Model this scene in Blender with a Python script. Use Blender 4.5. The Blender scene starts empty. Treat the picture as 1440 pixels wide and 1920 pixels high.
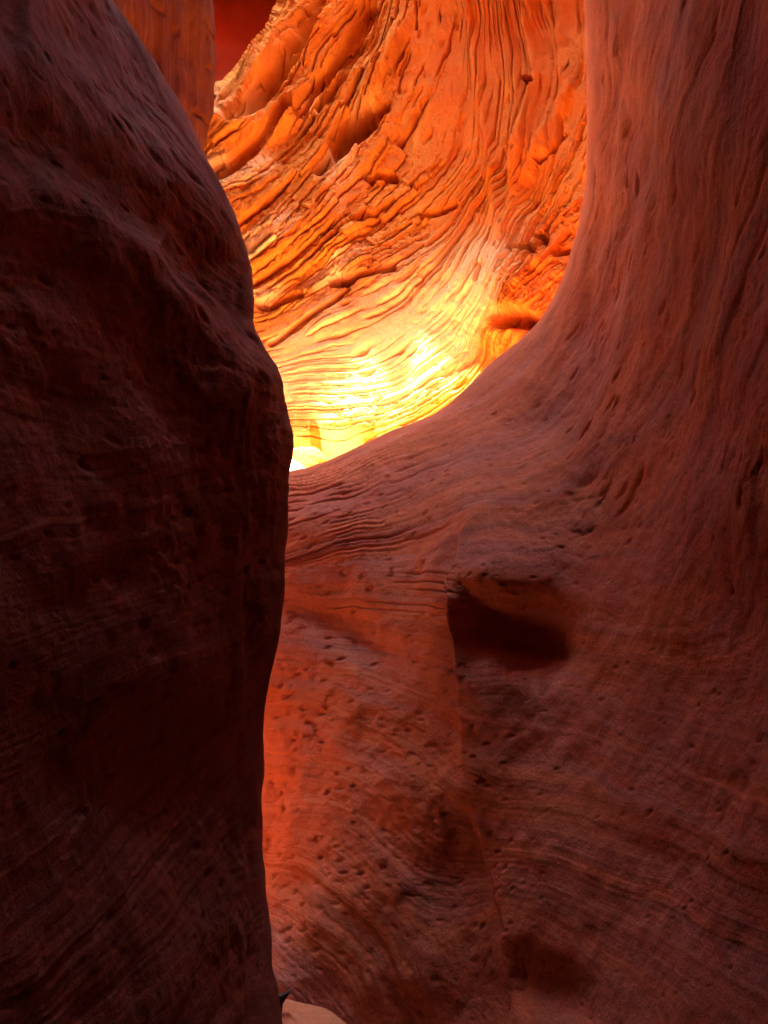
import bpy, math, random
import numpy as np
from mathutils import Vector

sc = bpy.context.scene
col = sc.collection
rad = math.radians

# ------------------------------------------------------------------ camera
F = 1598.0                      # focal length in photo pixels (1440 x 1920)
PITCH = rad(4.0)
CAM = np.array([0.0, 0.0, 1.6])
cd = bpy.data.cameras.new('camera')
cam = bpy.data.objects.new('camera', cd)
col.objects.link(cam)
cam.location = CAM
cam.rotation_euler = (math.pi / 2 + PITCH, 0, 0)
cd.sensor_fit = 'VERTICAL'
cd.sensor_height = 24.0
cd.lens = 24.0 * F / 1920.0
cd.clip_start = 0.02
cd.clip_end = 500
sc.camera = cam

# ------------------------------------------------------------------ light
SUN_EL, SUN_AZ = rad(76), rad(-35)      # azimuth from +Y (canyon axis), negative = to the left
sd = np.array([math.cos(SUN_EL) * math.sin(SUN_AZ), math.cos(SUN_EL) * math.cos(SUN_AZ), math.sin(SUN_EL)])
w = bpy.data.worlds.new('World')
sc.world = w
w.use_nodes = True
nt = w.node_tree
sky = nt.nodes.new('ShaderNodeTexSky')
sky.sky_type = 'NISHITA'
sky.sun_disc = False
sky.sun_elevation = SUN_EL
sky.sun_rotation = SUN_AZ
bg = nt.nodes['Background']
nt.links.new(sky.outputs[0], bg.inputs[0])
bg.inputs[1].default_value = 0.15
sl = bpy.data.lights.new('sun', 'SUN')
sl.energy = 5.0
sl.angle = rad(0.5)
sl.color = (1.0, 0.93, 0.82)
so = bpy.data.objects.new('sun', sl)
col.objects.link(so)
so.location = (-6, 10, 30)
so.rotation_euler = Vector(sd).to_track_quat('Z', 'Y').to_euler()
sc.view_settings.view_transform = 'Standard'
sc.view_settings.look = 'None'
sc.view_settings.gamma = 1.0
sc.view_settings.exposure = 4.75
sc.cycles.max_bounces = 14
sc.cycles.diffuse_bounces = 10
sc.cycles.use_denoising = True
sc.cycles.sample_clamp_indirect = 6.0

# ------------------------------------------------------------------ numpy helpers
def ray_point(px, py, d):
    """photo pixel and distance along the view axis -> world point"""
    a = (np.asarray(px, float) - 720) / F * d
    b = (960 - np.asarray(py, float)) / F * d
    c, s = math.cos(PITCH), math.sin(PITCH)
    return np.stack([a, d * c - b * s, CAM[2] + d * s + b * c], -1)

def floor_depth(px, py, z=0.0):
    b = (960 - py) / F
    return (z - CAM[2]) / (math.sin(PITCH) + b * math.cos(PITCH))

def _hash(ix, iy, iz, seed):
    h = (ix * 374761393 + iy * 668265263 + iz * 2147483647 * 3 + seed * 1274126177) & 0xFFFFFFFF
    h = ((h ^ (h >> 13)) * 1274126177) & 0xFFFFFFFF
    h = ((h ^ (h >> 16)) * 2246822519) & 0xFFFFFFFF
    return ((h ^ (h >> 15)) & 0xFFFFFF) / float(0xFFFFFF)

def vnoise(x, y, z=None, seed=0):
    x = np.asarray(x, float); y = np.asarray(y, float)
    x, y = np.broadcast_arrays(x, y)
    z = np.zeros_like(x) if z is None else np.broadcast_to(z, x.shape)
    fx, fy, fz = np.floor(x), np.floor(y), np.floor(z)
    ix, iy, iz = fx.astype(np.int64), fy.astype(np.int64), fz.astype(np.int64)
    tx, ty, tz = x - fx, y - fy, z - fz
    sx, sy, sz = (t * t * t * (t * (t * 6 - 15) + 10) for t in (tx, ty, tz))
    out = 0
    for dx in (0, 1):
        for dy in (0, 1):
            for dz in (0, 1):
                wgt = (sx if dx else 1 - sx) * (sy if dy else 1 - sy) * (sz if dz else 1 - sz)
                out = out + wgt * _hash(ix + dx, iy + dy, iz + dz, seed)
    return out * 2 - 1

def fbm(x, y, z=None, seed=0, octv=4, gain=0.5):
    a, o, f, tot = 1.0, 0, 1.0, 0
    for k in range(octv):
        o = o + a * vnoise(x * f, y * f, None if z is None else z * f, seed + 17 * k)
        tot += a
        a *= gain
        f *= 2.03
    return o / tot

def sstep(a, b, x):
    t = np.clip((x - a) / (b - a), 0, 1)
    return t * t * (3 - 2 * t)

class Tps:
    """thin plate spline through scattered (px, py) -> value points"""
    def __init__(self, pts, smooth=0.0):
        p = np.array(pts, float)
        self.c = p[:, :2] / 1000.0
        n = len(p)
        r = np.linalg.norm(self.c[:, None] - self.c[None], axis=-1)
        K = self.k(r) + smooth * np.eye(n)
        A = np.zeros((n + 3, n + 3))
        A[:n, :n] = K
        A[:n, n] = 1
        A[:n, n + 1:] = self.c
        A[n:, :n] = A[:n, n:].T
        self.w = np.linalg.solve(A, np.concatenate([p[:, 2], np.zeros(3)]))
    @staticmethod
    def k(r):
        return r * r * np.log(np.maximum(r, 1e-9))
    def __call__(self, px, py):
        px = np.asarray(px, float); py = np.asarray(py, float)
        x, y = px.ravel() / 1000.0, py.ravel() / 1000.0
        o = self.w[-3] + self.w[-2] * x + self.w[-1] * y
        for (cx, cy), wt in zip(self.c, self.w[:-3]):
            r2 = (x - cx) ** 2 + (y - cy) ** 2
            o += wt * 0.5 * r2 * np.log(np.maximum(r2, 1e-18))
        return o.reshape(px.shape)

def poly_at(poly, n):
    """resample a polyline at parameters n in 0..1 (by length), smoothed by Catmull-Rom"""
    p = np.array(poly, float)
    L = np.concatenate([[0], np.cumsum(np.linalg.norm(np.diff(p, axis=0), axis=1))])
    L /= L[-1]
    i = np.clip(np.searchsorted(L, n, side='right') - 1, 0, len(p) - 2)
    t = ((n - L[i]) / (L[i + 1] - L[i]))[:, None]
    p0 = p[np.maximum(i - 1, 0)]; p1 = p[i]; p2 = p[i + 1]; p3 = p[np.minimum(i + 2, len(p) - 1)]
    m1 = (p2 - p0) * 0.42; m2 = (p3 - p1) * 0.42
    sp = np.linalg.norm(p2 - p1, axis=1)[:, None]
    l0 = np.maximum(np.linalg.norm(p2 - p0, axis=1)[:, None], 1e-6); l1 = np.maximum(np.linalg.norm(p3 - p1, axis=1)[:, None], 1e-6)
    m1 = (p2 - p0) / l0 * sp; m2 = (p3 - p1) / l1 * sp
    h = lambda a, b, c, d: a
    t2, t3 = t * t, t * t * t
    return (2 * t3 - 3 * t2 + 1) * p1 + (t3 - 2 * t2 + t) * m1 + (-2 * t3 + 3 * t2) * p2 + (t3 - t2) * m2

def poly_dist(px, py, poly):
    """signed distance (in pixels) to a polyline; positive on its left when walking along it (screen y down)"""
    p = np.array(poly, float)
    best = np.full(px.shape, 1e9); sgn = np.ones(px.shape); along = np.zeros(px.shape)
    L = 0.0
    for a, b in zip(p[:-1], p[1:]):
        d = b - a
        l2 = d @ d
        t = np.clip(((px - a[0]) * d[0] + (py - a[1]) * d[1]) / l2, 0, 1)
        qx, qy = px - (a[0] + t * d[0]), py - (a[1] + t * d[1])
        dist = np.hypot(qx, qy)
        m = dist < best
        best = np.where(m, dist, best)
        sgn = np.where(m, np.sign(d[1] * qx - d[0] * qy), sgn)
        along = np.where(m, L + t * math.sqrt(l2), along)
        L += math.sqrt(l2)
    return best * sgn, along / L

def strata_field(lines, per=9, smooth=1e-4):
    pts = []
    for val, poly in lines:
        q = poly_at(poly, np.linspace(0, 1, per))
        pts += [(x, y, val) for x, y in q]
    return Tps(pts, smooth)

def layered(phi, freq, seed, sharp=0.75):
    """random stepped protrusion of rock layers; also the fraction inside the layer and its number"""
    x = phi * freq
    k = np.floor(x)
    f = x - k
    z = np.zeros_like(k).astype(np.int64)
    r0 = _hash(k.astype(np.int64), z, z, seed)
    r1 = _hash(k.astype(np.int64) + 1, z, z, seed)
    return r0 + (r1 - r0) * sstep(sharp, 1.0, f), f, k

def density_axis(knots, n):
    """monotone sample positions: knots = [(value, relative density), ...]"""
    v = np.array([k[0] for k in knots], float); dn = np.array([k[1] for k in knots], float)
    xs = np.linspace(v[0], v[-1], 4000)
    c = np.concatenate([[0], np.cumsum(np.interp(xs, v, dn))])[:-1]
    c /= c[-1]
    return np.interp(np.linspace(0, 1, n), c, xs)

def grid_normals(P):
    du = np.gradient(P, axis=0); dv = np.gradient(P, axis=1)
    n = np.cross(du, dv)
    return n / np.maximum(np.linalg.norm(n, axis=-1, keepdims=True), 1e-12)

def grid_mesh(name, P, mat, attrs=None, flip=False):
    nu, nv = P.shape[:2]
    me = bpy.data.meshes.new(name)
    me.vertices.add(nu * nv)
    me.vertices.foreach_set('co', P.reshape(-1).astype(np.float32))
    i = np.arange(nu * nv).reshape(nu, nv)
    q = np.stack([i[:-1, :-1], i[1:, :-1], i[1:, 1:], i[:-1, 1:]], -1).reshape(-1, 4)
    if flip:
        q = q[:, ::-1]
    me.loops.add(q.size)
    me.loops.foreach_set('vertex_index', q.reshape(-1).astype(np.int32))
    me.polygons.add(len(q))
    me.polygons.foreach_set('loop_start', np.arange(0, q.size, 4, dtype=np.int32))
    me.polygons.foreach_set('use_smooth', np.ones(len(q), dtype=bool))
    me.update(calc_edges=True)
    for k, v in (attrs or {}).items():
        at = me.attributes.new(k, 'FLOAT', 'POINT')
        at.data.foreach_set('value', v.reshape(-1).astype(np.float32))
    me.materials.append(mat)
    ob = bpy.data.objects.new(name, me)
    col.objects.link(ob)
    return ob

def tag(o, label=None, cat=None, group=None, kind=None):
    if label: o['label'] = label
    if cat: o['category'] = cat
    if group: o['group'] = group
    if kind: o['kind'] = kind
    return o

# ------------------------------------------------------------------ materials
class Nodes:
    def __init__(self, name):
        self.m = bpy.data.materials.new(name)
        self.m.use_nodes = True
        self.t = self.m.node_tree
        self.b = self.t.nodes['Principled BSDF']
    def n(self, kind, **kw):
        x = self.t.nodes.new(kind)
        for k, v in kw.items():
            setattr(x, k, v)
        return x
    def link(self, a, b):
        self.t.links.new(a, b)
    def math(self, op, a, b=None, clamp=False):
        x = self.n('ShaderNodeMath', operation=op, use_clamp=clamp)
        for i, v in enumerate((a, b)):
            if v is None: continue
            if isinstance(v, (int, float)): x.inputs[i].default_value = v
            else: self.link(v, x.inputs[i])
        return x.outputs[0]
    def mix(self, fac, a, b, mode='MIX'):
        x = self.n('ShaderNodeMix', data_type='RGBA', blend_type=mode)
        for s, v in ((x.inputs[0], fac), (x.inputs[6], a), (x.inputs[7], b)):
            if hasattr(v, 'is_output'): self.link(v, s)
            elif isinstance(v, (int, float)): s.default_value = v
            else: s.default_value = (*v, 1)
        return x.outputs[2]
    def ramp(self, src, stops, interp='LINEAR'):
        x = self.n('ShaderNodeValToRGB')
        x.color_ramp.interpolation = interp
        e = x.color_ramp.elements
        while len(e) < len(stops): e.new(0.5)
        for k, (p, c) in enumerate(stops):
            e[k].position = p
            e[k].color = (*c, 1) if not isinstance(c, (int, float)) else (c, c, c, 1)
        self.link(src, x.inputs[0])
        return x.outputs[0]
    def noise(self, vec, scale, detail=4, rough=0.55, dist=0.0):
        x = self.n('ShaderNodeTexNoise')
        x.inputs['Scale'].default_value = scale
        x.inputs['Detail'].default_value = detail
        x.inputs['Roughness'].default_value = rough
        x.inputs['Distortion'].default_value = dist
        self.link(vec, x.inputs['Vector'])
        return x.outputs['Fac']

def rock_material(name, cols, stain, stain_amt=0.6, grain=1.0, band=1.0, bump=0.004, dark=0.3):
    """layered sandstone; colour bands follow the strata coordinate carried by the mesh"""
    N = Nodes(name)
    geo = N.n('ShaderNodeTexCoord').outputs['Object']
    at = N.n('ShaderNodeAttribute', attribute_name='strata').outputs['Fac']
    tone = N.n('ShaderNodeAttribute', attribute_name='tone').outputs['Fac']
    # strata coordinate as a 1D texture axis, gently wandering
    cb = N.n('ShaderNodeCombineXYZ')
    wob = N.noise(geo, 1.3, 3)
    N.link(N.math('ADD', N.math('MULTIPLY', at, 1.0), N.math('MULTIPLY', wob, 0.8)), cb.inputs[0])
    N.link(N.math('MULTIPLY', N.noise(geo, 0.9, 2), 0.6), cb.inputs[1])
    b1 = N.noise(cb.outputs[0], 1.6 * band, 6, 0.7)
    b2 = N.noise(cb.outputs[0], 11.0 * band, 3, 0.6)
    c = N.ramp(b1, [(0.30, cols[0]), (0.45, cols[1]), (0.56, cols[2]), (0.70, cols[3])])
    c = N.mix(N.math('MULTIPLY', N.ramp(b2, [(0.42, 0.0), (0.66, 1.0)]), 0.45), c, cols[4])
    b3 = N.noise(cb.outputs[0], 4.2 * band, 4, 0.6)
    c = N.mix(N.math('MULTIPLY', N.ramp(b3, [(0.50, 0.0), (0.60, 1.0)]), dark), c, tuple(x * 0.5 for x in cols[0]))
    st = N.ramp(N.noise(geo, 1.7, 6, 0.62, 0.6), [(0.48, 0.0), (0.64, 1.0)])
    c = N.mix(N.math('MULTIPLY', st, stain_amt), c, stain)
    c = N.mix(N.math('MULTIPLY', N.ramp(N.noise(geo, 9, 5, 0.65), [(0.35, 0.0), (0.7, 1.0)]), 0.35), c, cols[0])
    sp = N.ramp(N.noise(geo, 160, 2, 0.6), [(0.30, 0.72), (0.62, 1.12)])
    c = N.mix(1.0, c, sp, 'MULTIPLY')
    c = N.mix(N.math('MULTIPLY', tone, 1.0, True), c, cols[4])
    pale = N.n('ShaderNodeAttribute', attribute_name='pale').outputs['Fac']
    c = N.mix(N.math('MULTIPLY', pale, 0.85, True), c, cols[5] if len(cols) > 5 else cols[3])
    N.link(c, N.b.inputs['Base Color'])
    N.b.inputs['Roughness'].default_value = 0.92
    N.b.inputs['Specular IOR Level'].default_value = 0.15
    h = N.math('ADD', N.math('MULTIPLY', N.noise(geo, 45, 5, 0.65), 0.8), N.math('MULTIPLY', N.noise(geo, 240, 2), 0.25))
    h = N.math('ADD', h, N.math('MULTIPLY', b2, 0.45))
    bp = N.n('ShaderNodeBump')
    bp.inputs['Strength'].default_value = 0.8
    bp.inputs['Distance'].default_value = bump * grain
    N.link(h, bp.inputs['Height'])
    N.link(bp.outputs[0], N.b.inputs['Normal'])
    return N.m

near_rock = rock_material('pink_sandstone',
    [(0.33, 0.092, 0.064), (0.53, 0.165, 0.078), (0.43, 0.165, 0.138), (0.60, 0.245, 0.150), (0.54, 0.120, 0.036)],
    (0.52, 0.145, 0.046), 0.40, band=0.6, bump=0.007, dark=0.40)
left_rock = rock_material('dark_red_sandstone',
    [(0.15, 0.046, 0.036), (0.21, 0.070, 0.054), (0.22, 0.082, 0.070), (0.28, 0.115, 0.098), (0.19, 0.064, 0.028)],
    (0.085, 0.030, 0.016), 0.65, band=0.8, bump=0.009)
back_rock = rock_material('orange_sandstone',
    [(0.57, 0.150, 0.011), (0.66, 0.22, 0.018), (0.70, 0.29, 0.030), (0.74, 0.38, 0.07), (0.54, 0.115, 0.008), (0.86, 0.60, 0.27)],
    (0.55, 0.125, 0.008), 0.6, band=1.0, bump=0.014, dark=0.35)
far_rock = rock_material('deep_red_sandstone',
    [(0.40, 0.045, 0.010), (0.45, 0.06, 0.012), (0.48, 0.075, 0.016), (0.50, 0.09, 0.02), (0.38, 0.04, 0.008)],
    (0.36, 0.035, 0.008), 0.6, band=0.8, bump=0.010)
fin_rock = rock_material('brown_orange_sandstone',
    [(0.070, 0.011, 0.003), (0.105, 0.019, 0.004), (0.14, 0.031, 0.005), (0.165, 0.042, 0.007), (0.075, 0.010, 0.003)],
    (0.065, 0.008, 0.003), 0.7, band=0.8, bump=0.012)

def sand_material(name, lo, hi):
    N = Nodes(name)
    geo = N.n('ShaderNodeTexCoord').outputs['Object']
    c = N.ramp(N.noise(geo, 2.2, 5), [(0.3, lo), (0.7, hi)])
    c = N.mix(1.0, c, N.ramp(N.noise(geo, 220, 2), [(0.3, 0.8), (0.65, 1.1)]), 'MULTIPLY')
    N.link(c, N.b.inputs['Base Color'])
    N.b.inputs['Roughness'].default_value = 0.95
    N.b.inputs['Specular IOR Level'].default_value = 0.1
    bp = N.n('ShaderNodeBump'); bp.inputs['Strength'].default_value = 0.6; bp.inputs['Distance'].default_value = 0.008
    N.link(N.math('ADD', N.noise(geo, 30, 4), N.math('MULTIPLY', N.noise(geo, 300, 2), 0.3)), bp.inputs['Height'])
    N.link(bp.outputs[0], N.b.inputs['Normal'])
    return N.m
sand = sand_material('pink_sand', (0.52, 0.195, 0.10), (0.62, 0.245, 0.13))
pale_bounce_sand = sand_material('pale_bounce_sand', (0.76, 0.50, 0.27), (0.86, 0.60, 0.36))  # far sand made paler so its bounce brightens and yellows the back wall

# ------------------------------------------------------------------ a rock wall: a real surface that bends round an edge
def fan_wall(rim, outer, depth, n_t, n_s, roll, t_dens, s_dens, back_out=2.6, back_slope=0.35, n_roll=26, n_back=14, ext=None, n_ext=10):
    """rim: edge of the wall where it turns away; outer: line it reaches nearer the viewer.
    Returns position grid (t, s), photo-angle grid (px, py) and the distance from the edge in metres."""
    t = density_axis(t_dens, n_t)
    R = poly_at(rim, t); O = poly_at(outer, t)
    s = density_axis(s_dens, n_s)
    px = R[:, None, 0] + (O - R)[:, None, 0] * s[None]
    py = R[:, None, 1] + (O - R)[:, None, 1] * s[None]
    D = np.maximum(depth(px, py), 0.42)
    e = np.hypot(px - R[:, None, 0], py - R[:, None, 1]) / F * D
    q = np.clip(1 - e / roll, 0, 1)
    D2 = D + roll * (1 - np.sqrt(np.maximum(1 - q * q, 0)))
    front = ray_point(px, py, D2)
    # behind the edge: quarter circle back, then outwards
    dirs = (O - R) / np.linalg.norm(O - R, axis=1, keepdims=True)
    d0 = D[:, 0]
    th = np.linspace(0, math.pi / 2, n_roll)[1:]
    eb = np.concatenate([roll * (1 - np.cos(th)), roll + np.linspace(0, 1, n_back)[1:] ** 1.4 * back_out])
    db = np.concatenate([roll * (1 + np.sin(th)), roll * 2 + np.linspace(0, 1, n_back)[1:] ** 1.4 * back_out * back_slope])
    db_, eb_ = db[::-1], eb[::-1]
    Db = d0[:, None] + db_[None]
    pxb = R[:, None, 0] + dirs[:, None, 0] * eb_[None] / Db * F
    pyb = R[:, None, 1] + dirs[:, None, 1] * eb_[None] / Db * F
    back = ray_point(pxb, pyb, Db)
    P = np.concatenate([back, front], 1)
    PX = np.concatenate([pxb, px], 1); PY = np.concatenate([pyb, py], 1)
    E = np.concatenate([-np.broadcast_to(eb_, pxb.shape) - 1e-4, e], 1)
    if ext is not None:
        k = np.linspace(0, 1, n_ext + 1)[1:] ** 1.5
        x = front[:, -1:, :] + np.array(ext)[None, None] * k[None, :, None]
        P = np.concatenate([P, x], 1)
        PX = np.concatenate([PX, np.repeat(px[:, -1:], n_ext, 1)], 1)
        PY = np.concatenate([PY, np.repeat(py[:, -1:], n_ext, 1)], 1)
        E = np.concatenate([E, np.repeat(e[:, -1:], n_ext, 1)], 1)
    return P, PX, PY, E

def toward(P, side):
    """unit normals of the grid turned to the viewer's side (side picks the sign once for the whole grid)"""
    n = grid_normals(P)
    c = P[P.shape[0] // 2, side]
    v = n[P.shape[0] // 2, side]
    return n if v @ (CAM - c) > 0 else -n

def pits(P, n, disp, mask, count, r_rng, depth_rng, seed, phi=None, stretch=2.0):
    """small weathered holes: local dents in the displacement field"""
    rng = np.random.default_rng(seed)
    nu, nv = disp.shape
    idx = np.flatnonzero(mask.ravel())
    area = np.linalg.norm(np.cross(np.gradient(P, axis=0), np.gradient(P, axis=1)), axis=-1).ravel()[idx]
    pick = rng.choice(idx, count, p=area / area.sum())
    for f in pick:
        i, j = divmod(int(f), nv)
        r = (r_rng[0] + (r_rng[1] - r_rng[0]) * rng.random() ** 3) * min(1.0, 0.25 + P[i, j, 1] / 5.0)
        dp = r * (depth_rng[0] + (depth_rng[1] - depth_rng[0]) * rng.random())
        si = np.linalg.norm(P[min(i + 1, nu - 1), j] - P[max(i - 1, 0), j]) / 2 + 1e-6
        sj = np.linalg.norm(P[i, min(j + 1, nv - 1)] - P[i, max(j - 1, 0)]) / 2 + 1e-6
        wi, wj = int(min(3 * r * stretch / si, 40)) + 1, int(min(3 * r * stretch / sj, 40)) + 1
        a0, a1, b0, b1 = max(i - wi, 0), min(i + wi + 1, nu), max(j - wj, 0), min(j + wj + 1, nv)
        q = P[a0:a1, b0:b1] - P[i, j]
        # long axis along the layers
        if phi is not None:
            g_i = (phi[min(i + 1, nu - 1), j] - phi[max(i - 1, 0), j]) / (2 * si)
            g_j = (phi[i, min(j + 1, nv - 1)] - phi[i, max(j - 1, 0)]) / (2 * sj)
            ei = (P[min(i + 1, nu - 1), j] - P[max(i - 1, 0), j]); ei /= np.linalg.norm(ei) + 1e-9
            ej = (P[i, min(j + 1, nv - 1)] - P[i, max(j - 1, 0)]); ej /= np.linalg.norm(ej) + 1e-9
            g = g_i * ei + g_j * ej
            g /= np.linalg.norm(g) + 1e-9
            ac = q @ g
            al2 = np.maximum((q * q).sum(-1) - ac * ac, 0)
            d2 = ac * ac + al2 / stretch ** 2
        else:
            d2 = (q * q).sum(-1)
        disp[a0:a1, b0:b1] -= dp * np.exp(-(d2 / (r * r)) ** 1.5)
    return disp

# ------------------------------------------------------------------ right wall with the low saddle
rw_rim = [(60, 960), (250, 935), (420, 905), (532, 885), (600, 867), (650, 847), (740, 805), (820, 771), (870, 731), (915, 686), (950, 656),
          (985, 628), (1015, 597), (1040, 555), (1060, 510), (1075, 455), (1088, 400), (1097, 340), (1099, 250), (1098, 100), (1095, 0),
          (1092, -250), (1010, -700), (800, -1300), (740, -2300)]  # unseen top leans inward, shaped to shade the upper right face
rw_out = [(60, 2050), (260, 2150), (420, 2250), (560, 2300), (680, 2380), (800, 2450), (1000, 2500), (1250, 2550), (1500, 2550), (1800, 2500), (2000, 2400),
          (2200, 2250), (2350, 2050), (2450, 1800), (2500, 1500), (2520, 1200), (2520, 950), (2520, 700), (2520, 450), (2520, 150), (2520, -100),
          (2500, -500), (2450, -1000), (2400, -1700), (2300, -2800)]
fd = floor_depth
rw_depth = Tps([
    (60, 960, 6.2), (250, 935, 5.7), (420, 905, 5.2), (532, 885, 4.9), (650, 847, 4.85), (740, 805, 4.8), (870, 731, 4.7), (950, 656, 4.65), (1040, 555, 4.5),
    (1088, 400, 4.3), (1098, 100, 4.2), (1092, -250, 4.2), (1060, -1300, 4.0), (1040, -2300, 4.0),
    (60, 1300, 5.6), (250, 1400, 4.9), (250, 1800, 4.3), (60, 1900, 4.9),
    (530, 1000, 4.62), (525, 1100, 4.45), (515, 1250, 4.25), (500, 1450, 4.05), (495, 1620, 3.85), (500, 1720, 3.62), (515, 1852, fd(515, 1852)), (600, 1880, fd(600, 1880)),
    (690, 1922, fd(690, 1922)), (850, 2080, fd(850, 2080) * 0.98), (560, 2300, 2.9), (420, 2200, 3.0),
    (650, 1000, 4.35), (660, 1150, 4.02), (660, 1300, 3.78), (640, 1500, 3.55), (660, 1700, 3.25), (720, 1850, 3.0),
    (780, 930, 4.25), (760, 1050, 3.85), (815, 1100, 3.42), (825, 1200, 3.32), (845, 1320, 3.2), (858, 1470, 3.05), (895, 1600, 2.9), (935, 1760, 2.68), (948, 1920, 2.5), (980, 2200, 2.1),
    (1000, 800, 4.1), (930, 930, 3.75), (900, 1040, 3.35), (1000, 1150, 3.1), (1000, 1330, 2.9), (1050, 1500, 2.62), (1100, 1700, 2.3), (1150, 1900, 2.02),
    (1200, 450, 3.35), (1180, 650, 3.5), (1150, 850, 3.3), (1180, 1000, 2.85), (1250, 1200, 2.35), (1280, 1500, 2.0), (1300, 1800, 1.75),
    (1220, 100, 3.2), (1300, 300, 2.6), (1320, 650, 2.45), (1320, 950, 2.2), (1440, 1150, 1.75), (1440, 600, 1.95), (1440, 100, 2.1), (1440, 1500, 1.6), (1440, 1900, 1.45),
    (1300, -400, 2.7), (1440, -900, 2.3), (1300, -1600, 2.9), (1800, -1500, 1.5),
    (1800, 300, 1.15), (1800, 1000, 1.12), (1800, 1700, 1.0), (1500, 2400, 1.15), (2500, 300, 0.70), (2500, 1000, 0.68), (2450, 1800, 0.64), (2000, 2400, 0.78), (2450, -900, 0.75), (2300, -2800, 0.85),
], 2e-4)
rw_strata = strata_field([
    (-0.6, [(533, 870), (700, 800), (850, 715), (970, 610), (1040, 500), (1080, 330), (1085, 100), (1085, -300)]),
    (0.5, [(533, 905), (700, 860), (850, 800), (980, 700), (1060, 600), (1110, 450), (1130, 250), (1180, 0), (1200, -300)]),
    (1.5, [(533, 983), (613, 960), (733, 927), (947, 860), (1100, 750), (1200, 550), (1260, 300), (1330, 0), (1380, -300)]),
    (2.5, [(533, 1060), (680, 1030), (780, 985), (907, 960), (1080, 963), (1200, 880), (1320, 600), (1400, 300), (1460, 0)]),
    (4.0, [(530, 1110), (607, 1113), (713, 1127), (820, 1153), (1000, 1160), (1300, 1190), (1440, 950), (1600, 500)]),
    (5.0, [(540, 1190), (640, 1195), (760, 1235), (840, 1260), (1013, 1260), (1147, 1280), (1400, 1350), (1700, 1300)]),
    (6.5, [(510, 1300), (620, 1320), (760, 1390), (867, 1477), (1080, 1503), (1200, 1537), (1413, 1640), (1700, 1750)]),
    (8.0, [(520, 1480), (650, 1490), (747, 1540), (830, 1625), (1000, 1625), (1247, 1723), (1440, 1817), (1700, 2000)]),
    (9.5, [(500, 1590), (600, 1610), (700, 1690), (760, 1763), (827, 1883), (900, 2000)]),
    (10.5, [(500, 1677), (613, 1723), (693, 1803), (733, 1883), (760, 1950)]),
    (11.5, [(510, 1780), (600, 1840), (680, 1920)]),
    (9.4, [(930, 1730), (1040, 1790), (1150, 1880), (1250, 2000)]),
])

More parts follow.
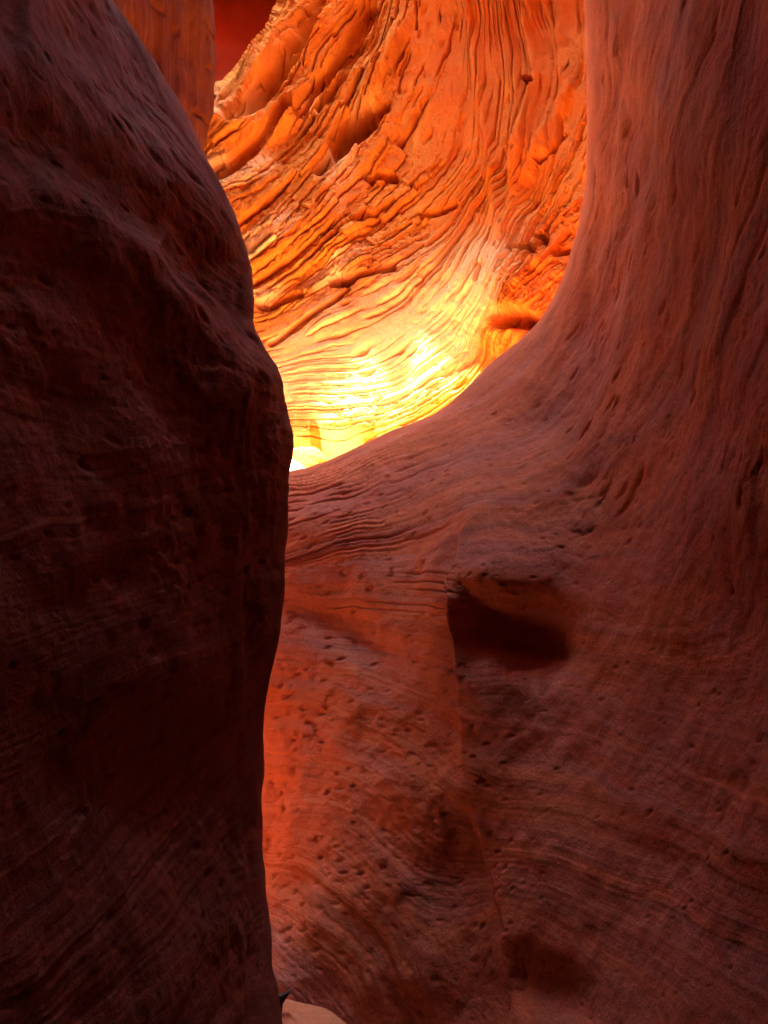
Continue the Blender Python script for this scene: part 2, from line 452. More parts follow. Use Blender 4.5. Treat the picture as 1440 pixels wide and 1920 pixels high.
def build_right_wall():
    P, PX, PY, E = fan_wall(rw_rim, rw_out, rw_depth, 820, 620, 0.34,
        [(0, 0.4), (0.07, 1.5), (0.09, 2.2), (0.25, 2.2), (0.38, 2.2), (0.48, 1.6), (0.52, 0.7), (0.6, 0.35), (1, 0.15)],
        [(0, 3.0), (0.06, 2.4), (0.5, 2.0), (0.72, 1.2), (0.8, 0.4), (1, 0.3)],
        back_out=1.5, back_slope=0.25, ext=(0.35, -6.0, 0.0))
    n = toward(P, 300)
    phi = rw_strata(PX, PY)
    phi = np.clip(phi, -6, 16)
    X, Y, Z = P[..., 0], P[..., 1], P[..., 2]
    front = sstep(0.0, 0.12, E)
    wp = phi + 0.22 * fbm(X * 1.6, Y * 1.6, Z * 1.6, 5, 4)
    d = 0.07 * fbm(X * 0.9, Y * 0.9, Z * 0.9, 2, 3) + 0.022 * fbm(X * 4, Y * 4, Z * 4, 3, 4)
    # wavy soft layering
    gi = np.gradient(phi, axis=0) / (np.linalg.norm(np.gradient(P, axis=0), axis=-1) + 1e-6)
    gj = np.gradient(phi, axis=1) / (np.linalg.norm(np.gradient(P, axis=1), axis=-1) + 1e-6)
    squeeze = np.clip(5.0 / (np.hypot(gi, gj) + 1e-6), 0.12, 1.0) ** 1.3
    a1 = squeeze * (0.35 + 0.65 * sstep(-0.3, 0.5, fbm(X * 1.1, Y * 1.1, Z * 1.1, 8, 3)))
    l1, f1, k1 = layered(wp, 1.6, 11, 0.55)
    l2, f2, k2 = layered(wp, 5.5, 12, 0.7)
    l3, f3, k3 = layered(wp + 0.02 * fbm(X * 9, Y * 9, Z * 9, 6, 2), 19, 13, 0.6)
    calm = (1 - 0.75 * sstep(1080, 1220, PX) * sstep(1000, 800, PY)) * (1 - 0.55 * sstep(850, 1000, PX))
    d += a1 * calm * (0.014 * (l1 - 0.5) + 0.0065 * (l2 - 0.5)) + 0.0016 * calm * (l3 - 0.5) + 0.004 * fbm(X * 11, Y * 11, Z * 11, 4, 4, 0.6)
    # flutes high on the right
    flute = sstep(1080, 1200, PX) * sstep(900, 300, PY)
    d += 0.26 * flute * (0.030 * fbm(phi * 1.6, Z * 0.6, None, 21, 3) + 0.006 * fbm(phi * 6, Z * 2.2, None, 22, 3) - 0.03 * sstep(0.2, 0.6, fbm(phi * 3.0, Z * 1.5, None, 23, 3)))
    # hair cracks along the layers, strongest near the saddle's left end
    cm = sstep(0.05, 0.5, fbm(phi * 2.5, PX / 160.0, None, 31, 3)) * (sstep(900, 560, PX) * 1.0 + 0.25) * sstep(1250, 1000, PY)
    d -= 0.018 * cm * np.exp(-((f2 - 0.88) / 0.10) ** 2)
    cm2 = sstep(0.0, 0.4, fbm(phi * 5, PX / 110.0, None, 33, 2)) * (sstep(850, 560, PX) + 0.15) * sstep(1150, 980, PY)
    l4, f4, k4 = layered(wp, 9.0, 15, 0.7)
    d -= 0.010 * cm2 * np.exp(-((f4 - 0.88) / 0.14) ** 2)
    # pock-marked rough belt
    rough = sstep(0.0, 0.5, fbm(X * 1.5 + 7, Y * 1.5, Z * 1.5, 41, 3) + 0.35 * sstep(900, 600, PX) * sstep(1050, 1250, PY))
    d += 0.008 * rough * fbm(X * 14, Y * 14, Z * 14, 42, 4, 0.6)
    # the arris between the warm left face and the cool right face, with the dark hollow beside it
    ar, al = poly_dist(PX, PY, [(905, 930), (850, 1030), (820, 1085), (818, 1150), (828, 1200), (846, 1300), (852, 1400), (862, 1480)])
    wob = 4 * fbm(PY / 55.0, PX * 0 + 3, None, 51, 3)
    side = -(ar + wob)      # > 0 right of the arris
    fall = sstep(0, 0.25, al) * (1 - sstep(0.8, 1.0, al))
    d -= 0.055 * fall * sstep(-4, 12, side) * sstep(240, 30, side)
    ar2, al2 = poly_dist(PX, PY, [(862, 1480), (890, 1560), (905, 1640), (940, 1740), (938, 1800), (946, 1930)])
    side2 = -(ar2 + wob)
    d -= 0.022 * sstep(0, 0.2, al2) * sstep(-4, 14, side2) * sstep(180, 30, side2)
    hx = PX - 818 + wob
    hy = PY - 1068 - hx * 0.20 + 5 * fbm(PX / 50.0, PY / 50.0, None, 52, 3)
    hol = sstep(-20, 78, hy) * sstep(200, 84, hy) * sstep(-4, 50, hx) * sstep(310, 110, hx)
    d -= 0.145 * hol
    hx2 = PX - 940 + wob
    hy2 = PY - 1760 - hx2 * 0.35
    d -= 0.045 * sstep(-25, 60, hy2) * sstep(150, 60, hy2) * sstep(-4, 24, hx2) * sstep(230, 60, hx2)
    # shallow scoop in the left face
    d -= 0.05 * np.exp(-(((PX - 640) / 90) ** 2 + ((PY - 1190 - (PX - 640) * .5) / 40) ** 2))
    d *= (0.25 + 0.75 * front)
    mask = (E > 0.05) & (PX > 480) & (PX < 1500) & (PY > -50) & (PY < 2000)
    d = pits(P, n, d, mask & (PY > 750), 1300, (0.0025, 0.009), (0.8, 1.6), 71, phi, 2.2)
    d = pits(P, n, d, mask & (PY > 1050) & (PX < 960), 700, (0.003, 0.011), (0.6, 1.3), 73, phi, 1.8)
    d = pits(P, n, d, mask & (PX > 1050) & (PY < 1000), 260, (0.004, 0.018), (0.6, 1.2), 72, phi, 3.5)
    P = P + n * d[..., None]
    tone = 0.35 * rough * sstep(-0.2, 0.4, fbm(X * 3, Y * 3, Z * 3, 81, 3))
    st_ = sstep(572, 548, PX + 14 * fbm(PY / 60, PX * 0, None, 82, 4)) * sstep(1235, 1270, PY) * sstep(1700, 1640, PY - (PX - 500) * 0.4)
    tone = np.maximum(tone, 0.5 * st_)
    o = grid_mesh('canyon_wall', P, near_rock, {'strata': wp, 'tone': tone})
    return tag(o, 'broad pink sandstone wall dipping to a low saddle, dark hollow in its face', 'rock wall', 'canyon walls beside the path', 'thing')

# ------------------------------------------------------------------ left wall
lw_rim = [(560, -2300), (430, -1500), (260, -900), (170, -300), (190, -60), (210, 0), (255, 65), (300, 140), (345, 207), (385, 278), (420, 352), (458, 440), (478, 500), (485, 560),
          (480, 602), (500, 652), (519, 705), (529, 760), (543, 812), (541, 846), (533, 890), (533, 985), (528, 1040), (527, 1100), (522, 1170), (515, 1240), (506, 1290),
          (498, 1370), (494, 1450), (490, 1520), (487, 1590), (490, 1650), (497, 1720), (506, 1800), (515, 1850), (520, 1890), (525, 1940), (540, 2100), (545, 2500)]
lw_out = [(x * 0 - 1350, y if y > -700 else y * 1.05) for x, y in lw_rim]
lw_depth = Tps([
    (170, -300, 3.6), (210, 0, 3.55), (300, 140, 3.5), (385, 278, 3.45), (458, 440, 3.4), (485, 560, 3.35), (500, 652, 3.2), (543, 812, 3.2), (533, 985, 3.15), (527, 1100, 3.1),
    (506, 1290, 3.0), (494, 1450, 2.95), (487, 1590, 2.85), (506, 1800, 2.75), (525, 1940, 2.65), (545, 2400, 2.3), (260, -900, 3.4), (430, -1500, 3.2), (560, -2300, 3.0),
    (0, -300, 2.4), (0, 100, 2.2), (0, 400, 2.0), (0, 800, 1.85), (0, 1200, 1.75), (0, 1600, 1.65), (0, 1920, 1.6), (0, 2400, 1.5),
    (250, 350, 2.75), (250, 700, 2.55), (250, 1100, 2.4), (250, 1500, 2.3), (300, 1850, 2.15), (400, 900, 2.85), (400, 1300, 2.7), (400, 1700, 2.5),
    (-500, 0, 1.25), (-500, 900, 1.1), (-500, 1900, 1.0), (-1350, -900, 0.8), (-1350, 0, 0.66), (-1350, 1000, 0.62), (-1350, 2000, 0.6), (-1350, 2500, 0.6), (-500, -1000, 1.5), (-500, -2300, 1.6), (-1350, -2300, 1.0),
], 2e-4)
lw_strata = strata_field([
    (-2, [(150, -200), (260, 60), (380, 260), (480, 480)]),
    (0, [(0, -250), (150, 40), (280, 250), (400, 400), (480, 530)]),
    (2, [(-100, 190), (0, 250), (200, 335), (330, 430), (420, 520), (490, 640)]),
    (3.5, [(0, 500), (150, 560), (300, 620), (500, 720)]),
    (5, [(0, 720), (150, 760), (300, 780), (530, 790)]),
    (6.5, [(0, 1010), (250, 960), (530, 900)]),
    (8, [(0, 1200), (250, 1130), (520, 1050)]),
    (9, [(0, 1340), (200, 1260), (520, 1140)]),
    (11, [(0, 1620), (250, 1440), (500, 1260)]),
    (13, [(50, 1870), (300, 1640), (490, 1450)]),
    (15, [(250, 1920), (500, 1700)]),
])

def build_left_wall():
    P, PX, PY, E = fan_wall(lw_rim, lw_out, lw_depth, 760, 420, 0.30,
        [(0, 0.15), (0.36, 0.3), (0.46, 1.5), (0.5, 2), (0.86, 2), (0.9, 1.0), (1, 0.3)],
        [(0, 3.5), (0.05, 2.4), (0.3, 2.0), (0.36, 0.8), (0.5, 0.3), (1, 0.2)],
        back_out=2.4, back_slope=0.2, ext=(-0.3, -6.0, 0.0))
    n = toward(P, 200)
    phi = np.clip(lw_strata(PX, PY), -8, 20)
    X, Y, Z = P[..., 0], P[..., 1], P[..., 2]
    front = sstep(-0.05, 0.10, E)
    wp = phi + 0.3 * fbm(X * 1.7, Y * 1.7, Z * 1.7, 105, 4)
    d = 0.08 * fbm(X * 1.0, Y * 1.0, Z * 1.0, 102, 3) + 0.028 * fbm(X * 4, Y * 4, Z * 4, 103, 4)
    a1 = 0.35 + 0.65 * sstep(-0.3, 0.5, fbm(X * 1.1, Y * 1.1, Z * 1.1, 108, 3))
    l1, f1, _ = layered(wp, 1.1, 111, 0.5)
    l2, f2, _ = layered(wp, 4.5, 112, 0.65)
    l3, f3, _ = layered(wp, 16, 113, 0.6)
    a1 = a1 * (1 - 0.6 * sstep(800, 1150, PY))
    d += a1 * (0.026 * (l1 - 0.5) + 0.010 * (l2 - 0.5)) + 0.002 * (l3 - 0.5) + 0.004 * fbm(X * 11, Y * 11, Z * 11, 104, 4, 0.6)
    # big lobes: each ledge steps the rock above it back
    for poly, amt, wdt in (([(-200, 150), (0, 262), (200, 340), (330, 432), (420, 524), (462, 588), (492, 622), (570, 660)], 0.20, 34),
                           ([(60, -200), (150, 30), (230, 170), (290, 260), (400, 402), (470, 520), (482, 600)], 0.07, 60),
                           ([(-200, 430), (0, 508), (140, 560), (260, 640), (330, 760)], 0.018, 80),
                           ([(-200, 690), (0, 722), (150, 768), (320, 792), (470, 800)], 0.014, 50)):
        sdist, al = poly_dist(PX, PY, poly)
        en = 1 if amt > 0.15 else 1 - sstep(0.85, 1.0, al)
        s_ = sdist + 12 * fbm(PX / 60, PY / 60, None, 120, 3)
        ramp_ = (0.2 + 0.8 * sstep(0.35, 0.7, al)) if amt > 0.15 else 1.0
        d += -amt * ramp_ * (0.3 + 0.7 * sstep(0.02, 0.40, E)) * en * sstep(-80, 40, s_) * sstep(wdt * 3.4, wdt * 0.5, s_) + amt * 0.12 * en * np.exp(-((s_ + 90) / 50) ** 2)
    # long pockets running down the layers
    pk = fbm(phi * 0.9, PX / 140.0, None, 130, 3)
    d -= 0.03 * sstep(0.15, 0.65, pk) * sstep(560, 300, PY)
    pk = fbm(X * 2.2, Y * 2.2, Z * 3.2, 131, 3)
    d -= 0.022 * sstep(0.1, 0.7, pk)
    rough = sstep(0.0, 0.5, fbm(X * 1.5 + 3, Y * 1.5, Z * 1.5, 141, 3))
    d += 0.014 * rough * fbm(X * 13, Y * 13, Z * 13, 142, 4, 0.6)
    # facet rounding into the path: slight vertical ribs on the nose
    d += 0.02 * sstep(120, 10, np.abs(PX - 505)) * fbm(PX / 18.0, PY / 160.0, None, 150, 2)
    d *= (0.3 + 0.7 * front)
    mask = (E > 0.02) & (PX > -60) & (PY > -60) & (PY < 1960)
    d = pits(P, n, d, mask, 600, (0.004, 0.018), (0.6, 1.2), 171, phi, 2.2)
    P = P + n * d[..., None]
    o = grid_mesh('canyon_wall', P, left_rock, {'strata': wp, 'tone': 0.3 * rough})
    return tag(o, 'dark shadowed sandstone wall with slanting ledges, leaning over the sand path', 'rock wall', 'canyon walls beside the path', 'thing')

# ------------------------------------------------------------------ glowing back wall
bw_rim = [(600, -260), (575, -160), (555, -90), (530, 0), (505, 55), (480, 98), (430, 148), (397, 182), (372, 240), (345, 330), (330, 450), (320, 600), (310, 800), (300, 1100), (300, 1400)]
bw_out = [(2300, -260), (2300, -160), (2300, -90), (2300, 0), (2300, 80), (2300, 150), (2300, 230), (2300, 300), (2300, 380), (2300, 480), (2300, 580), (2300, 700), (2300, 850), (2300, 1100), (2300, 1400)]
bw_depth = Tps([
    (530, 0, 10.1), (430, 148, 9.8), (372, 240, 9.5), (330, 450, 9.1), (320, 700, 8.9), (300, 1100, 8.5), (600, -260, 10.4),
    (560, 850, 8.12), (600, 700, 8.52), (560, 500, 9.0), (500, 330, 9.4), (620, 250, 9.6), (700, 80, 9.9), (650, -260, 10.2),
    (700, 820, 8.08), (720, 690, 8.37), (760, 560, 8.66), (800, 400, 9.0), (850, 200, 9.4), (900, 0, 9.6), (900, -260, 9.8),
    (850, 740, 7.94), (900, 650, 8.04), (930, 500, 8.25), (960, 350, 8.6), (1000, 150, 8.9), (1050, 0, 9.0),
    (1000, 600, 7.55), (1060, 480, 7.6), (1090, 300, 7.9), (1100, 100, 8.3), (1100, -260, 8.7),
    (1300, 600, 6.7), (1300, 0, 7.4), (1800, 600, 5.8), (1800, -260, 6.2), (2300, 0, 5.2), (2300, 1200, 4.8), (900, 1200, 7.6), (600, 1300, 8.0), (1500, 1300, 6),
], 1e-4)
bw_strata = strata_field([
    (-1, [(340, 260), (400, 150), (480, 60), (540, -60)]),
    (0, [(370, 305), (440, 210), (520, 95), (580, 0), (620, -100)]),
    (1, [(395, 345), (470, 300), (560, 200), (640, 80), (690, 0), (720, -100)]),
    (2, [(440, 480), (475, 450), (560, 375), (640, 280), (700, 180), (749, 31), (770, -100)]),
    (3, [(470, 560), (600, 478), (700, 400), (790, 310), (855, 190), (880, 60), (880, -100)]),
    (4.2, [(480, 650), (510, 633), (625, 560), (734, 500), (823, 445), (905, 350), (945, 230), (940, 80), (910, -100)]),
    (5.0, [(520, 690), (640, 672), (745, 626), (812, 555), (872, 460), (935, 360), (980, 230), (980, 80), (950, -100)]),
    (5.8, [(525, 715), (620, 712), (703, 700), (790, 645), (875, 575), (925, 490), (965, 380), (1010, 230), (1030, 80), (1020, -100)]),
    (6.5, [(520, 753), (620, 748), (740, 725), (850, 650), (910, 570), (950, 480), (990, 390), (1050, 280), (1090, 150), (1100, 0)]),
    (7.3, [(520, 800), (640, 790), (760, 765), (880, 680), (927, 600), (960, 520), (1010, 440), (1095, 330), (1200, 200)]),
    (8.0, [(520, 850), (640, 845), (780, 800), (900, 710), (935, 585), (1000, 545), (1073, 488), (1200, 420)]),
    (8.8, [(600, 900), (800, 850), (930, 720), (960, 620), (1020, 585), (1100, 540)]),
], 8, 3e-4)

def build_back_wall():
    P, PX, PY, E = fan_wall(bw_rim, bw_out, bw_depth, 1150, 900, 0.5,
        [(0, 0.3), (0.12, 1.2), (0.16, 2), (0.68, 2), (0.74, 0.5), (1, 0.2)],
        [(0, 2.2), (0.36, 2.2), (0.42, 1.0), (0.5, 0.12), (1, 0.06)],
        back_out=2.0, back_slope=0.4)
    n = toward(P, 400)
    phi = np.clip(bw_strata(PX, PY), -5, 13)
    X, Y, Z = P[..., 0], P[..., 1], P[..., 2]
    u, v = PX / 100.0, PY / 100.0
    along = (PX * 0.6 - PY * 0.8) / 100.0
    zero = np.zeros(PX.shape, np.int64)
    wp = phi + 0.16 * fbm(u * 0.6, v * 0.6, None, 205, 2) + 0.022 * fbm(u * 4.5, v * 4.5, None, 206, 4, 0.65)
    blk = sstep(920, 950, PX + 12 * fbm(v * 2, u, None, 209, 3)) * sstep(400, 440, PY + (PX - 930) * 0.35)
    low = np.exp(-(((PX - 720) / 240) ** 2 + ((PY - 690) / 165) ** 2) ** 2) * (1 - blk)
    d = (1 - 0.65 * low) * 0.15 * fbm(u * 0.55, v * 0.55, None, 202, 3) + 0.022 * fbm(u * 2.0, v * 2.0, None, 203, 4)
    # how ragged the layers are: rough on the left and middle, smooth low and on the right top
    rag = np.clip(0.30 + 0.8 * sstep(900, 650, PX) * sstep(700, 480, PY) + 0.45 * fbm(u * 0.9, v * 0.9, None, 208, 3), 0.10, 1.2)
    blk = sstep(920, 950, PX + 12 * fbm(v * 2, u, None, 209, 3)) * sstep(400, 440, PY + (PX - 930) * 0.35)
    rag = np.maximum(rag, 0.8 * blk) * (1 - 0.82 * low)
    # joints across the layers break the ledges into slabs
    j1 = np.floor(along * 1.3 + 1.2 * _hash(np.floor(wp * 2.2).astype(np.int64), zero, zero, 9) * 3)
    jog = (_hash(j1.astype(np.int64), np.floor(wp * 0.8).astype(np.int64), zero, 5) - 0.5) * sstep(0.35, 0.9, rag)
    l1, f1, k1 = layered(wp + 0.22 * jog, 2.2, 211, 0.86)
    l2, f2, k2 = layered(wp + 0.10 * jog + 0.02 * fbm(along * 3, wp * 3, None, 213, 3), 5.2, 214, 0.84)
    l3, f3, k3 = layered(wp + 0.012 * fbm(along * 5, wp * 5, None, 215, 2), 12.0, 216, 0.78)
    brk = sstep(-0.2, 0.3, fbm(along * 1.0, wp * 2.4, None, 217, 3))
    fewer = 1 - 0.25 * low
    lam = sstep(-0.05, 0.35, fbm(u * 0.8 + 5, v * 0.8, None, 220, 3) + 0.5 * np.exp(-(((PX - 620) / 110) ** 2 + ((PY - 710) / 45) ** 2)) + 0.4 * blk
                + 0.4 * np.exp(-(((PX - 800) / 110) ** 2 + ((PY - 250) / 110) ** 2)))
    d += rag * (0.05 * (l1 - 0.5) + 0.035 * brk * (l2 - 0.5) + 0.09 * (f1 - 0.5) * (_hash(k1.astype(np.int64), zero, zero, 31) - 0.15) + 0.035 * (f2 - 0.5) * brk) + (0.02 + 0.03 * rag) * lam * (l3 - 0.5)
    # shadow cracks at the layer joints
    cm1 = sstep(-0.15, 0.25, fbm(along * 0.8, np.floor(wp * 2.2) * 4.1, None, 221, 3))
    d -= (0.04 + 0.20 * rag) * cm1 * np.exp(-((f1 - 0.94) / 0.05) ** 2)
    cm = sstep(-0.02, 0.30, fbm(along * 1.1, np.floor(wp * 5.2) * 3.7, None, 218, 3))
    d -= fewer * (0.028 + 0.13 * rag) * cm * np.exp(-((f2 - 0.92) / 0.09) ** 2)
    cm3 = sstep(0.0, 0.35, fbm(along * 1.6, np.floor(wp * 12.0) * 2.9, None, 219, 3))
    d -= fewer * (0.02 + 0.045 * rag) * lam * cm3 * np.exp(-((f3 - 0.85) / 0.2) ** 2)
    # deep grooves and lumps upper left
    for poly, amt, wd in (([(440, 235), (478, 205), (520, 150), (556, 95), (590, 30), (610, -40)], 0.42, 20),
                          ([(400, 335), (440, 315), (470, 290), (540, 205)], 0.30, 12),
                          ([(560, 215), (600, 160), (650, 90), (690, 10)], 0.28, 13),
                          ([(600, 205), (640, 150), (665, 90), (700, 20)], 0.20, 9),
                          ([(632, 268), (660, 235), (690, 212)], 0.50, 17),
                          ([(600, 320), (640, 280), (700, 232), (720, 205)], 0.22, 14),
                          ([(622, 523), (648, 519), (690, 512), (735, 500)], 0.32, 7),
                          ([(630, 520), (655, 522)], 0.35, 10),
                          ([(505, 640), (560, 605), (620, 562), (650, 540)], 0.14, 6),
                          ([(690, 330), (730, 322), (740, 330)], 0.2, 8),
                          ([(660, 410), (700, 395), (735, 372)], 0.14, 6),
                          ([(790, 400), (830, 388), (850, 378)], 0.16, 6),
                          ([(905, 500), (900, 530)], 0.10, 5),
                          ([(955, 460), (985, 455), (1000, 470)], 0.16, 7),
                          ([(1000, 435), (1020, 440), (1020, 460)], 0.20, 8),
                          ([(1040, 470), (1060, 465)], 0.22, 7),
                          ([(940, 600), (965, 595), (985, 600)], 0.30, 17),
                          ([(985, 146), (1000, 156)], 0.25, 7),
                          ([(1010, 300), (1030, 280), (1048, 245)], 0.12, 5),
                          ([(470, 560), (500, 570), (560, 545)], 0.16, 8)):
        sd_, al = poly_dist(PX, PY, poly)
        sd_ = sd_ + wd * 0.30 * fbm(PX / 45.0, PY / 45.0, None, 230, 3)
        d -= 0.85 * amt * np.exp(-np.abs(sd_ / (0.85 * wd)) ** 3)
    # rounded lumps between the grooves
    for (cx, cy, rx, ry, ang, amt) in ((430, 250, 75, 34, -0.55, 0.22), (500, 120, 95, 20, -1.0, 0.18), (530, 230, 80, 20, -0.8, 0.16), (575, 90, 80, 16, -1.05, 0.18), (720, 120, 90, 20, -1.1, 0.2)):
        ca, sa = math.cos(ang), math.sin(ang)
        q = (((PX - cx) * ca + (PY - cy) * sa) / rx) ** 2 + ((-(PX - cx) * sa + (PY - cy) * ca) / ry) ** 2
        d += amt * np.exp(-q ** 1.5)
    # smooth ribs sweeping down from the upper right
    for poly, amt, wd in (([(870, -50), (885, 80), (905, 200), (925, 330), (930, 420), (880, 520)], 0.12, 14), ([(1000, -50), (985, 60), (1010, 140), (985, 260), (960, 360), (930, 470)], 0.14, 11),
                          ([(1060, -50), (1040, 80), (1060, 160), (1010, 280), (975, 340), (945, 420)], 0.10, 10), ([(940, -60), (950, 60), (975, 180), (965, 300), (948, 400)], 0.08, 8)):
        sd_, al = poly_dist(PX, PY, poly)
        d += amt * np.exp(-(sd_ / wd) ** 2) * sstep(1.0, 0.7, al)
    d += 0.022 * (0.35 + rag) * fbm(u * 9, v * 9, None, 240, 5, 0.7)
    # undercut at the foot of the wall, bottom left
    d -= 0.35 * sstep(790, 850, PY) * sstep(720, 640, PX)
    mask = (PX > 370) & (PX < 1110) & (PY > -20) & (PY < 880) & (E > 0)
    d = pits(P, n, d, mask, 380, (0.010, 0.045), (0.6, 1.2), 271, phi, 2.5)
    P = P + n * d[..., None]
    # redder beds high up and in the right block, paler low, partly painted glow
    pale_glow = sstep(3.4, 5.2, wp + 0.5 * fbm(u * 1.5, v * 1.5, None, 250, 4)) * sstep(7.6, 6.3, wp) * sstep(360, 560, PY)
    blot = sstep(0.12, 0.3, fbm(u * 2.2, v * 1.6, None, 253, 4, 0.6)) * sstep(750, 785, PY)
    slab = sstep(0.0, 0.3, fbm(along * 0.7 + 9, np.floor(wp * 2.2) * 2.3, None, 252, 3)) * sstep(720, 620, PX) * sstep(140, 240, PY) * 0.7
    pale_glow = np.maximum(pale_glow, slab)
    tone = np.clip(0.75 * blk + 0.6 * sstep(700, 860, PX) * sstep(450, 250, PY) + 0.25 * fbm(u * 1.3, v * 1.3, None, 251, 3), 0, 1) * (1 - pale_glow)
    tone = np.maximum(tone, 0.8 * blot)
    pale_glow = pale_glow * (1 - blot)
    o = grid_mesh('canyon_wall', P, back_rock, {'strata': wp * 1.4, 'tone': tone, 'pale': pale_glow})
    return tag(o, 'glowing orange back wall of swirling layered sandstone beyond the saddle', 'rock wall', None, 'thing')

# ------------------------------------------------------------------ orange fin and the dark recess, upper left
def build_fin():
    rim = [(404, -240), (404, -160), (404, -80), (403, 0), (402, 130), (398, 190), (386, 250), (374, 330), (366, 450), (360, 700), (360, 1100)]
    out = [(-700, y) for _, y in rim]
    dep = Tps([(403, y, 7.9 + 0.3 * (y < 0)) for y in (-240, 0, 250, 700, 1100)] + [(250, y, 7.0) for y in (-240, 0, 250, 700, 1100)] + [(330, 100, 7.55)] + [(-700, y, 5.6) for y in (-240, 0, 700, 1100)], 1e-4)
    P, PX, PY, E = fan_wall(rim, out, dep, 380, 220, 0.22, [(0, 0.6), (0.15, 1.6), (0.2, 2), (0.42, 2), (0.5, 0.5), (1, 0.3)], [(0, 3), (0.16, 2.2), (0.22, 0.6), (1, 0.2)], back_out=2.0, back_slope=0.5)
    n = toward(P, 80)
    X, Y, Z = P[..., 0], P[..., 1], P[..., 2]
    phi = PX / 40.0 + 0.35 * fbm(X * 2, Y * 2, Z * 0.5, 301, 3)
    d = 0.06 * fbm(X * 1.5, Y * 1.5, Z * 0.5, 302, 3) + 0.05 * fbm(PX / 22.0, Z * 0.5, None, 303, 3) + 0.02 * fbm(X * 8, Y * 8, Z * 4, 304, 3)
    lf, ff, _ = layered(Z * 1.0 + X * 0.5 + 0.2 * fbm(X * 2, Y * 2, Z * 2, 305, 3), 2.4, 306, 0.8)
    d += 0.015 * (lf - 0.5) - 0.04 * np.exp(-((ff - 0.9) / 0.06) ** 2) * sstep(0.0, 0.4, fbm(PX / 40.0, Z * 1.2, None, 307, 3))
    d = pits(P, n, d, (PX > 200) & (PY > -40) & (PY < 300) & (E > 0.05), 25, (0.01, 0.05), (0.5, 1.0), 371)
    P = P + n * d[..., None]
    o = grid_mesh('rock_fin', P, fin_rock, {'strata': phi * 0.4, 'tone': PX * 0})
    return tag(o, 'upright orange rock fin with a straight vertical edge, behind the dark ledgy wall', 'rock fin', None, 'thing')

def build_recess():
    xs = np.linspace(-9.0, 3.5, 160); zs = np.linspace(-0.5, 10.8, 140)
    X, Z = np.meshgrid(xs, zs, indexing='ij')
    Y = 11.0 - 0.12 * (X + 3) + 0.06 * (Z - 6) ** 1
    Y = Y + 0.5 * fbm(X * 0.5, Z * 0.5, None, 401, 4) + 0.12 * fbm(X * 1.2 + Z * 0.9, (Z - X) * 0.3, None, 402, 3)
    P = np.stack([X, Y, Z], -1)
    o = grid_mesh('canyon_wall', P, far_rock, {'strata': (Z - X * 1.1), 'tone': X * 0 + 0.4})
    return tag(o, 'deep red shadowed rock recess between the orange fin and the glowing back wall', 'rock wall', None, 'thing')

# ------------------------------------------------------------------ sand floor, sunlit boulder, dark stone
def ground_z(x, y):
    up = sstep(4.9, 6.6, y + 0.35 * np.clip(-x - 0.6, 0, 3))
    z = 2.22 * up * sstep(30, 14, np.hypot(x, y))
    z = z + 0.30 * np.exp(-((x + 0.78) / 0.28) ** 2 - ((y - 6.9) / 0.45) ** 2)
    z = z + 0.03 * fbm(x * 0.9, y * 0.9, None, 501, 3) + 0.006 * fbm(x * 6, y * 6, None, 502, 3)
    return z

def build_floor():
    ax = density_axis([(-40, 0.03), (-4, 0.1), (-1.6, 1.0), (1.6, 1.0), (4, 0.1), (40, 0.03)], 260)
    near = density_axis([(-40, 0.03), (-1, 0.3), (2, 1.2), (4.9, 1.0)], 180)
    far = density_axis([(4.9, 1.0), (9, 0.8), (14, 0.1), (40, 0.03)], 180)
    for name, ay, m in (('sand_floor', near, sand), ('chamber_floor', far, pale_bounce_sand)):
        X, Y = np.meshgrid(ax, ay, indexing='ij')
        o = grid_mesh(name, np.stack([X, Y, ground_z(X, Y)], -1), m)
        tag(o, kind='structure')

def blob(name, c, r, mat, seed, nu=120, nv=70, rough=0.12, flat=0.0):
    th = np.linspace(0, 2 * math.pi, nu); ph = np.linspace(0.001, math.pi - 0.001, nv)
    T, H = np.meshgrid(th, ph, indexing='ij')
    D = np.stack([np.cos(T) * np.sin(H), np.sin(T) * np.sin(H), np.cos(H)], -1)
    k = 1 + rough * fbm(D[..., 0] * 1.4, D[..., 1] * 1.4, D[..., 2] * 1.4, seed, 4)
    k[-1] = k[0]
    P = D * k[..., None] * np.array(r)
    P[..., 2] = np.where(P[..., 2] < 0, P[..., 2] * (1 - flat), P[..., 2])
    lay = fbm(P[..., 2] * 9 + P[..., 0] * 1.0, P[..., 0] * 0.6, None, seed + 3, 3)
    P = P * (1 + 0.03 * lay[..., None])
    P[-1] = P[0]
    o = grid_mesh(name, P, mat, {'strata': P[..., 2] * 3, 'tone': P[..., 2] * 0})
    o.location = c
    return o

def build_boulder():
    c = ray_point(574, 860, 7.75)
    o = blob('boulder', (c[0], c[1], c[2] - 0.19), (0.24, 0.20, 0.30), back_rock, 601)
    return tag(o, 'small rounded pale orange boulder behind the glaring white sand, just over the saddle', 'boulder', None, 'thing')

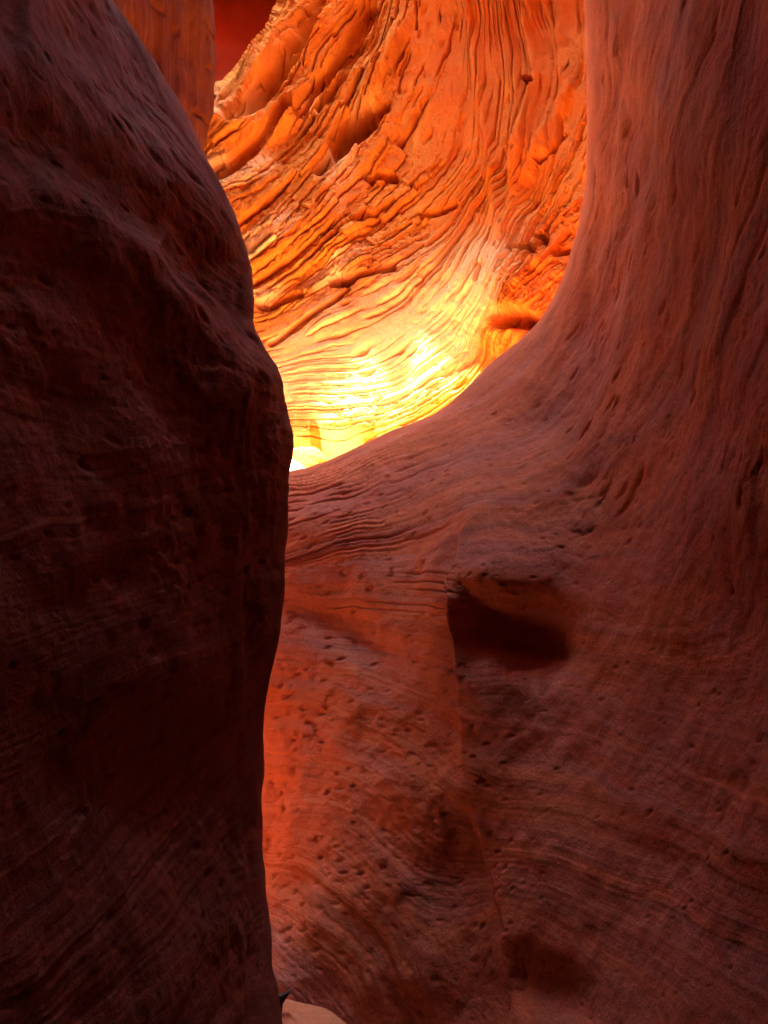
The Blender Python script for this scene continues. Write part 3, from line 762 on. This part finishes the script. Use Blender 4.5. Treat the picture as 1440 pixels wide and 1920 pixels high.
def build_stone():
    d = floor_depth(523, 1896)
    c = ray_point(522, 1896, d)
    N = Nodes('dark_stone')
    geo = N.n('ShaderNodeTexCoord').outputs['Object']
    N.link(N.ramp(N.noise(geo, 40, 4), [(0.3, (0.035, 0.022, 0.022)), (0.7, (0.07, 0.045, 0.04))]), N.b.inputs['Base Color'])
    N.b.inputs['Roughness'].default_value = 0.9
    # a thin splintered flake leaning out of the sand
    prof = [(-0.045, -0.03), (0.0, -0.03), (0.012, 0.0), (0.016, 0.035), (0.030, 0.058), (0.048, 0.082), (0.030, 0.074), (0.012, 0.066), (-0.008, 0.060), (-0.040, 0.052), (-0.055, 0.02)]
    verts, faces = [], []
    m = len(prof)
    for y, sc_ in ((-0.014, 0.93), (-0.006, 1.0), (0.006, 1.0), (0.014, 0.9)):
        for (x, z) in prof:
            verts.append((x * sc_, y + 0.15 * z, z * sc_ + (1 - sc_) * 0.02))
    for k in range(3):
        for i in range(m):
            faces.append((k * m + i, k * m + (i + 1) % m, (k + 1) * m + (i + 1) % m, (k + 1) * m + i))
    faces.append(tuple(range(m - 1, -1, -1))); faces.append(tuple(range(3 * m, 4 * m)))
    me = bpy.data.meshes.new('stone_shard'); me.from_pydata(verts, [], faces); me.update()
    me.materials.append(N.m)
    o = bpy.data.objects.new('stone_shard', me); col.objects.link(o)
    o.location = (c[0], c[1], float(ground_z(c[0], c[1])))
    return tag(o, 'dark pointed stone shard sticking up from the sand at the wall foot', 'stone', None, 'thing')

# ------------------------------------------------------------------ unseen slab added overhead to steer the light, and added closing rock behind
CHAMBER = [(-4.6, 9.6), (-4.9, 6.5), (-4.7, 5.0), (-2.85, 4.8), (-2.7, 6.6), (-1.6, 6.7), (-0.2, 6.5), (0.3, 6.0), (3.0, 5.9), (3.4, 7.3), (2.4, 7.6), (0.9, 8.15), (-0.1, 9.2), (-0.6, 9.75), (-1.2, 10.22), (-2.3, 10.3), (-3.4, 10.35)]  # opening shaped to steer the sun into the chamber
SLIT = [(-0.26, 0.5), (-0.08, 0.5), (-0.06, 2.6), (0.05, 3.3), (0.2, 4.2), (0.28, 5.2), (0.1, 6.1), (-0.74, 6.2), (-0.76, 3.6), (-0.5, 2.9), (-0.28, 2.4)]  # opening shaped to let skylight down onto the saddle

def inside(x, y, poly):
    c = np.zeros(x.shape, bool)
    p = poly
    for i in range(len(p)):
        (x1, y1), (x2, y2) = p[i], p[i - 1]
        k = ((y1 > y) != (y2 > y)) & (x < (x2 - x1) * (y - y1) / (y2 - y1 + 1e-12) + x1)
        c ^= k
    return c

def build_light_slab():  # unseen slab added to block and shape sun and sky light
    ax = np.unique(np.concatenate([np.arange(-6, 6.01, 0.15), np.arange(-40, -6, 2.0), np.arange(8, 41, 2.0)]))
    ay = np.unique(np.concatenate([np.arange(-6, 14.31, 0.15), np.arange(-40, -6, 2.0), np.arange(16, 41, 2.0)]))
    X, Y = np.meshgrid(ax, ay, indexing='ij')
    me = bpy.data.meshes.new('light_blocking_slab')
    Z = 9.6 + 0.15 * fbm(X * 0.7, Y * 0.7, None, 701, 3)
    XX = X + 0.10 * fbm(X * 1.5, Y * 1.5, None, 702, 3); YY = Y + 0.10 * fbm(X * 1.5, Y * 1.5, None, 703, 3)
    top = Z + 4.0
    V = np.concatenate([np.stack([XX, YY, Z], -1).reshape(-1, 3), np.stack([XX + 0.6, YY, top], -1).reshape(-1, 3)])
    nu, nv = X.shape
    cx = (X[:-1, :-1] + X[1:, 1:]) / 2; cy = (Y[:-1, :-1] + Y[1:, 1:]) / 2
    solid = ~(inside(cx, cy, CHAMBER) | inside(cx, cy, SLIT))
    idx = np.arange(nu * nv).reshape(nu, nv)
    q = np.stack([idx[:-1, :-1], idx[1:, :-1], idx[1:, 1:], idx[:-1, 1:]], -1)
    off = nu * nv
    faces = [tuple(f) for f in (q[solid] + off)] + [tuple(f[::-1]) for f in q[solid]]
    pad = np.zeros((nu + 1, nv + 1), bool); pad[1:-1, 1:-1] = solid
    for i in range(nu - 1):
        for j in range(nv - 1):
            if not solid[i, j]: continue
            a, b, c, d = q[i, j]
            if not pad[i + 1, j]: faces.append((a, b, b + off, a + off))
            if not pad[i + 2, j + 1]: faces.append((b, c, c + off, b + off))
            if not pad[i + 1, j + 2]: faces.append((c, d, d + off, c + off))
            if not pad[i, j + 1]: faces.append((d, a, a + off, d + off))
    # skirt down to the ground all round
    edge = list(idx[:, 0]) + list(idx[-1, 1:]) + list(idx[-2::-1, -1]) + list(idx[0, -2:0:-1])
    base = len(V)
    V = np.concatenate([V, np.array([(V[e][0], V[e][1], -0.6) for e in edge])])
    m = len(edge)
    for k in range(m):
        faces.append((edge[k], edge[(k + 1) % m], base + (k + 1) % m, base + k))
    me.from_pydata([tuple(v) for v in V], [], faces)
    me.update()
    me.materials.append(near_rock)
    o = bpy.data.objects.new('light_blocking_slab', me); col.objects.link(o)
    return tag(o, kind='structure')

def build_rear():  # unseen closing wall, added to limit light in the near slot
    a = np.linspace(-math.pi * 0.62, math.pi * 0.62, 120); zs = np.linspace(-0.4, 9.2, 90)
    A, Z = np.meshgrid(a, zs, indexing='ij')
    X = 2.6 * np.sin(A); Y = -2.5 - 3.0 * np.cos(A)
    k = 0.3 * fbm(A * 2, Z * 0.7, None, 801, 4)
    P = np.stack([X * (1 + 0.3 * k), Y + k, Z], -1)
    o = grid_mesh('rear_light_blocker', P, left_rock, {'strata': Z * 2, 'tone': Z * 0})
    return tag(o, kind='structure')

build_light_slab()
build_floor()
build_right_wall()
build_left_wall()
build_back_wall()
build_fin()
build_recess()
build_rear()
build_boulder()
build_stone()
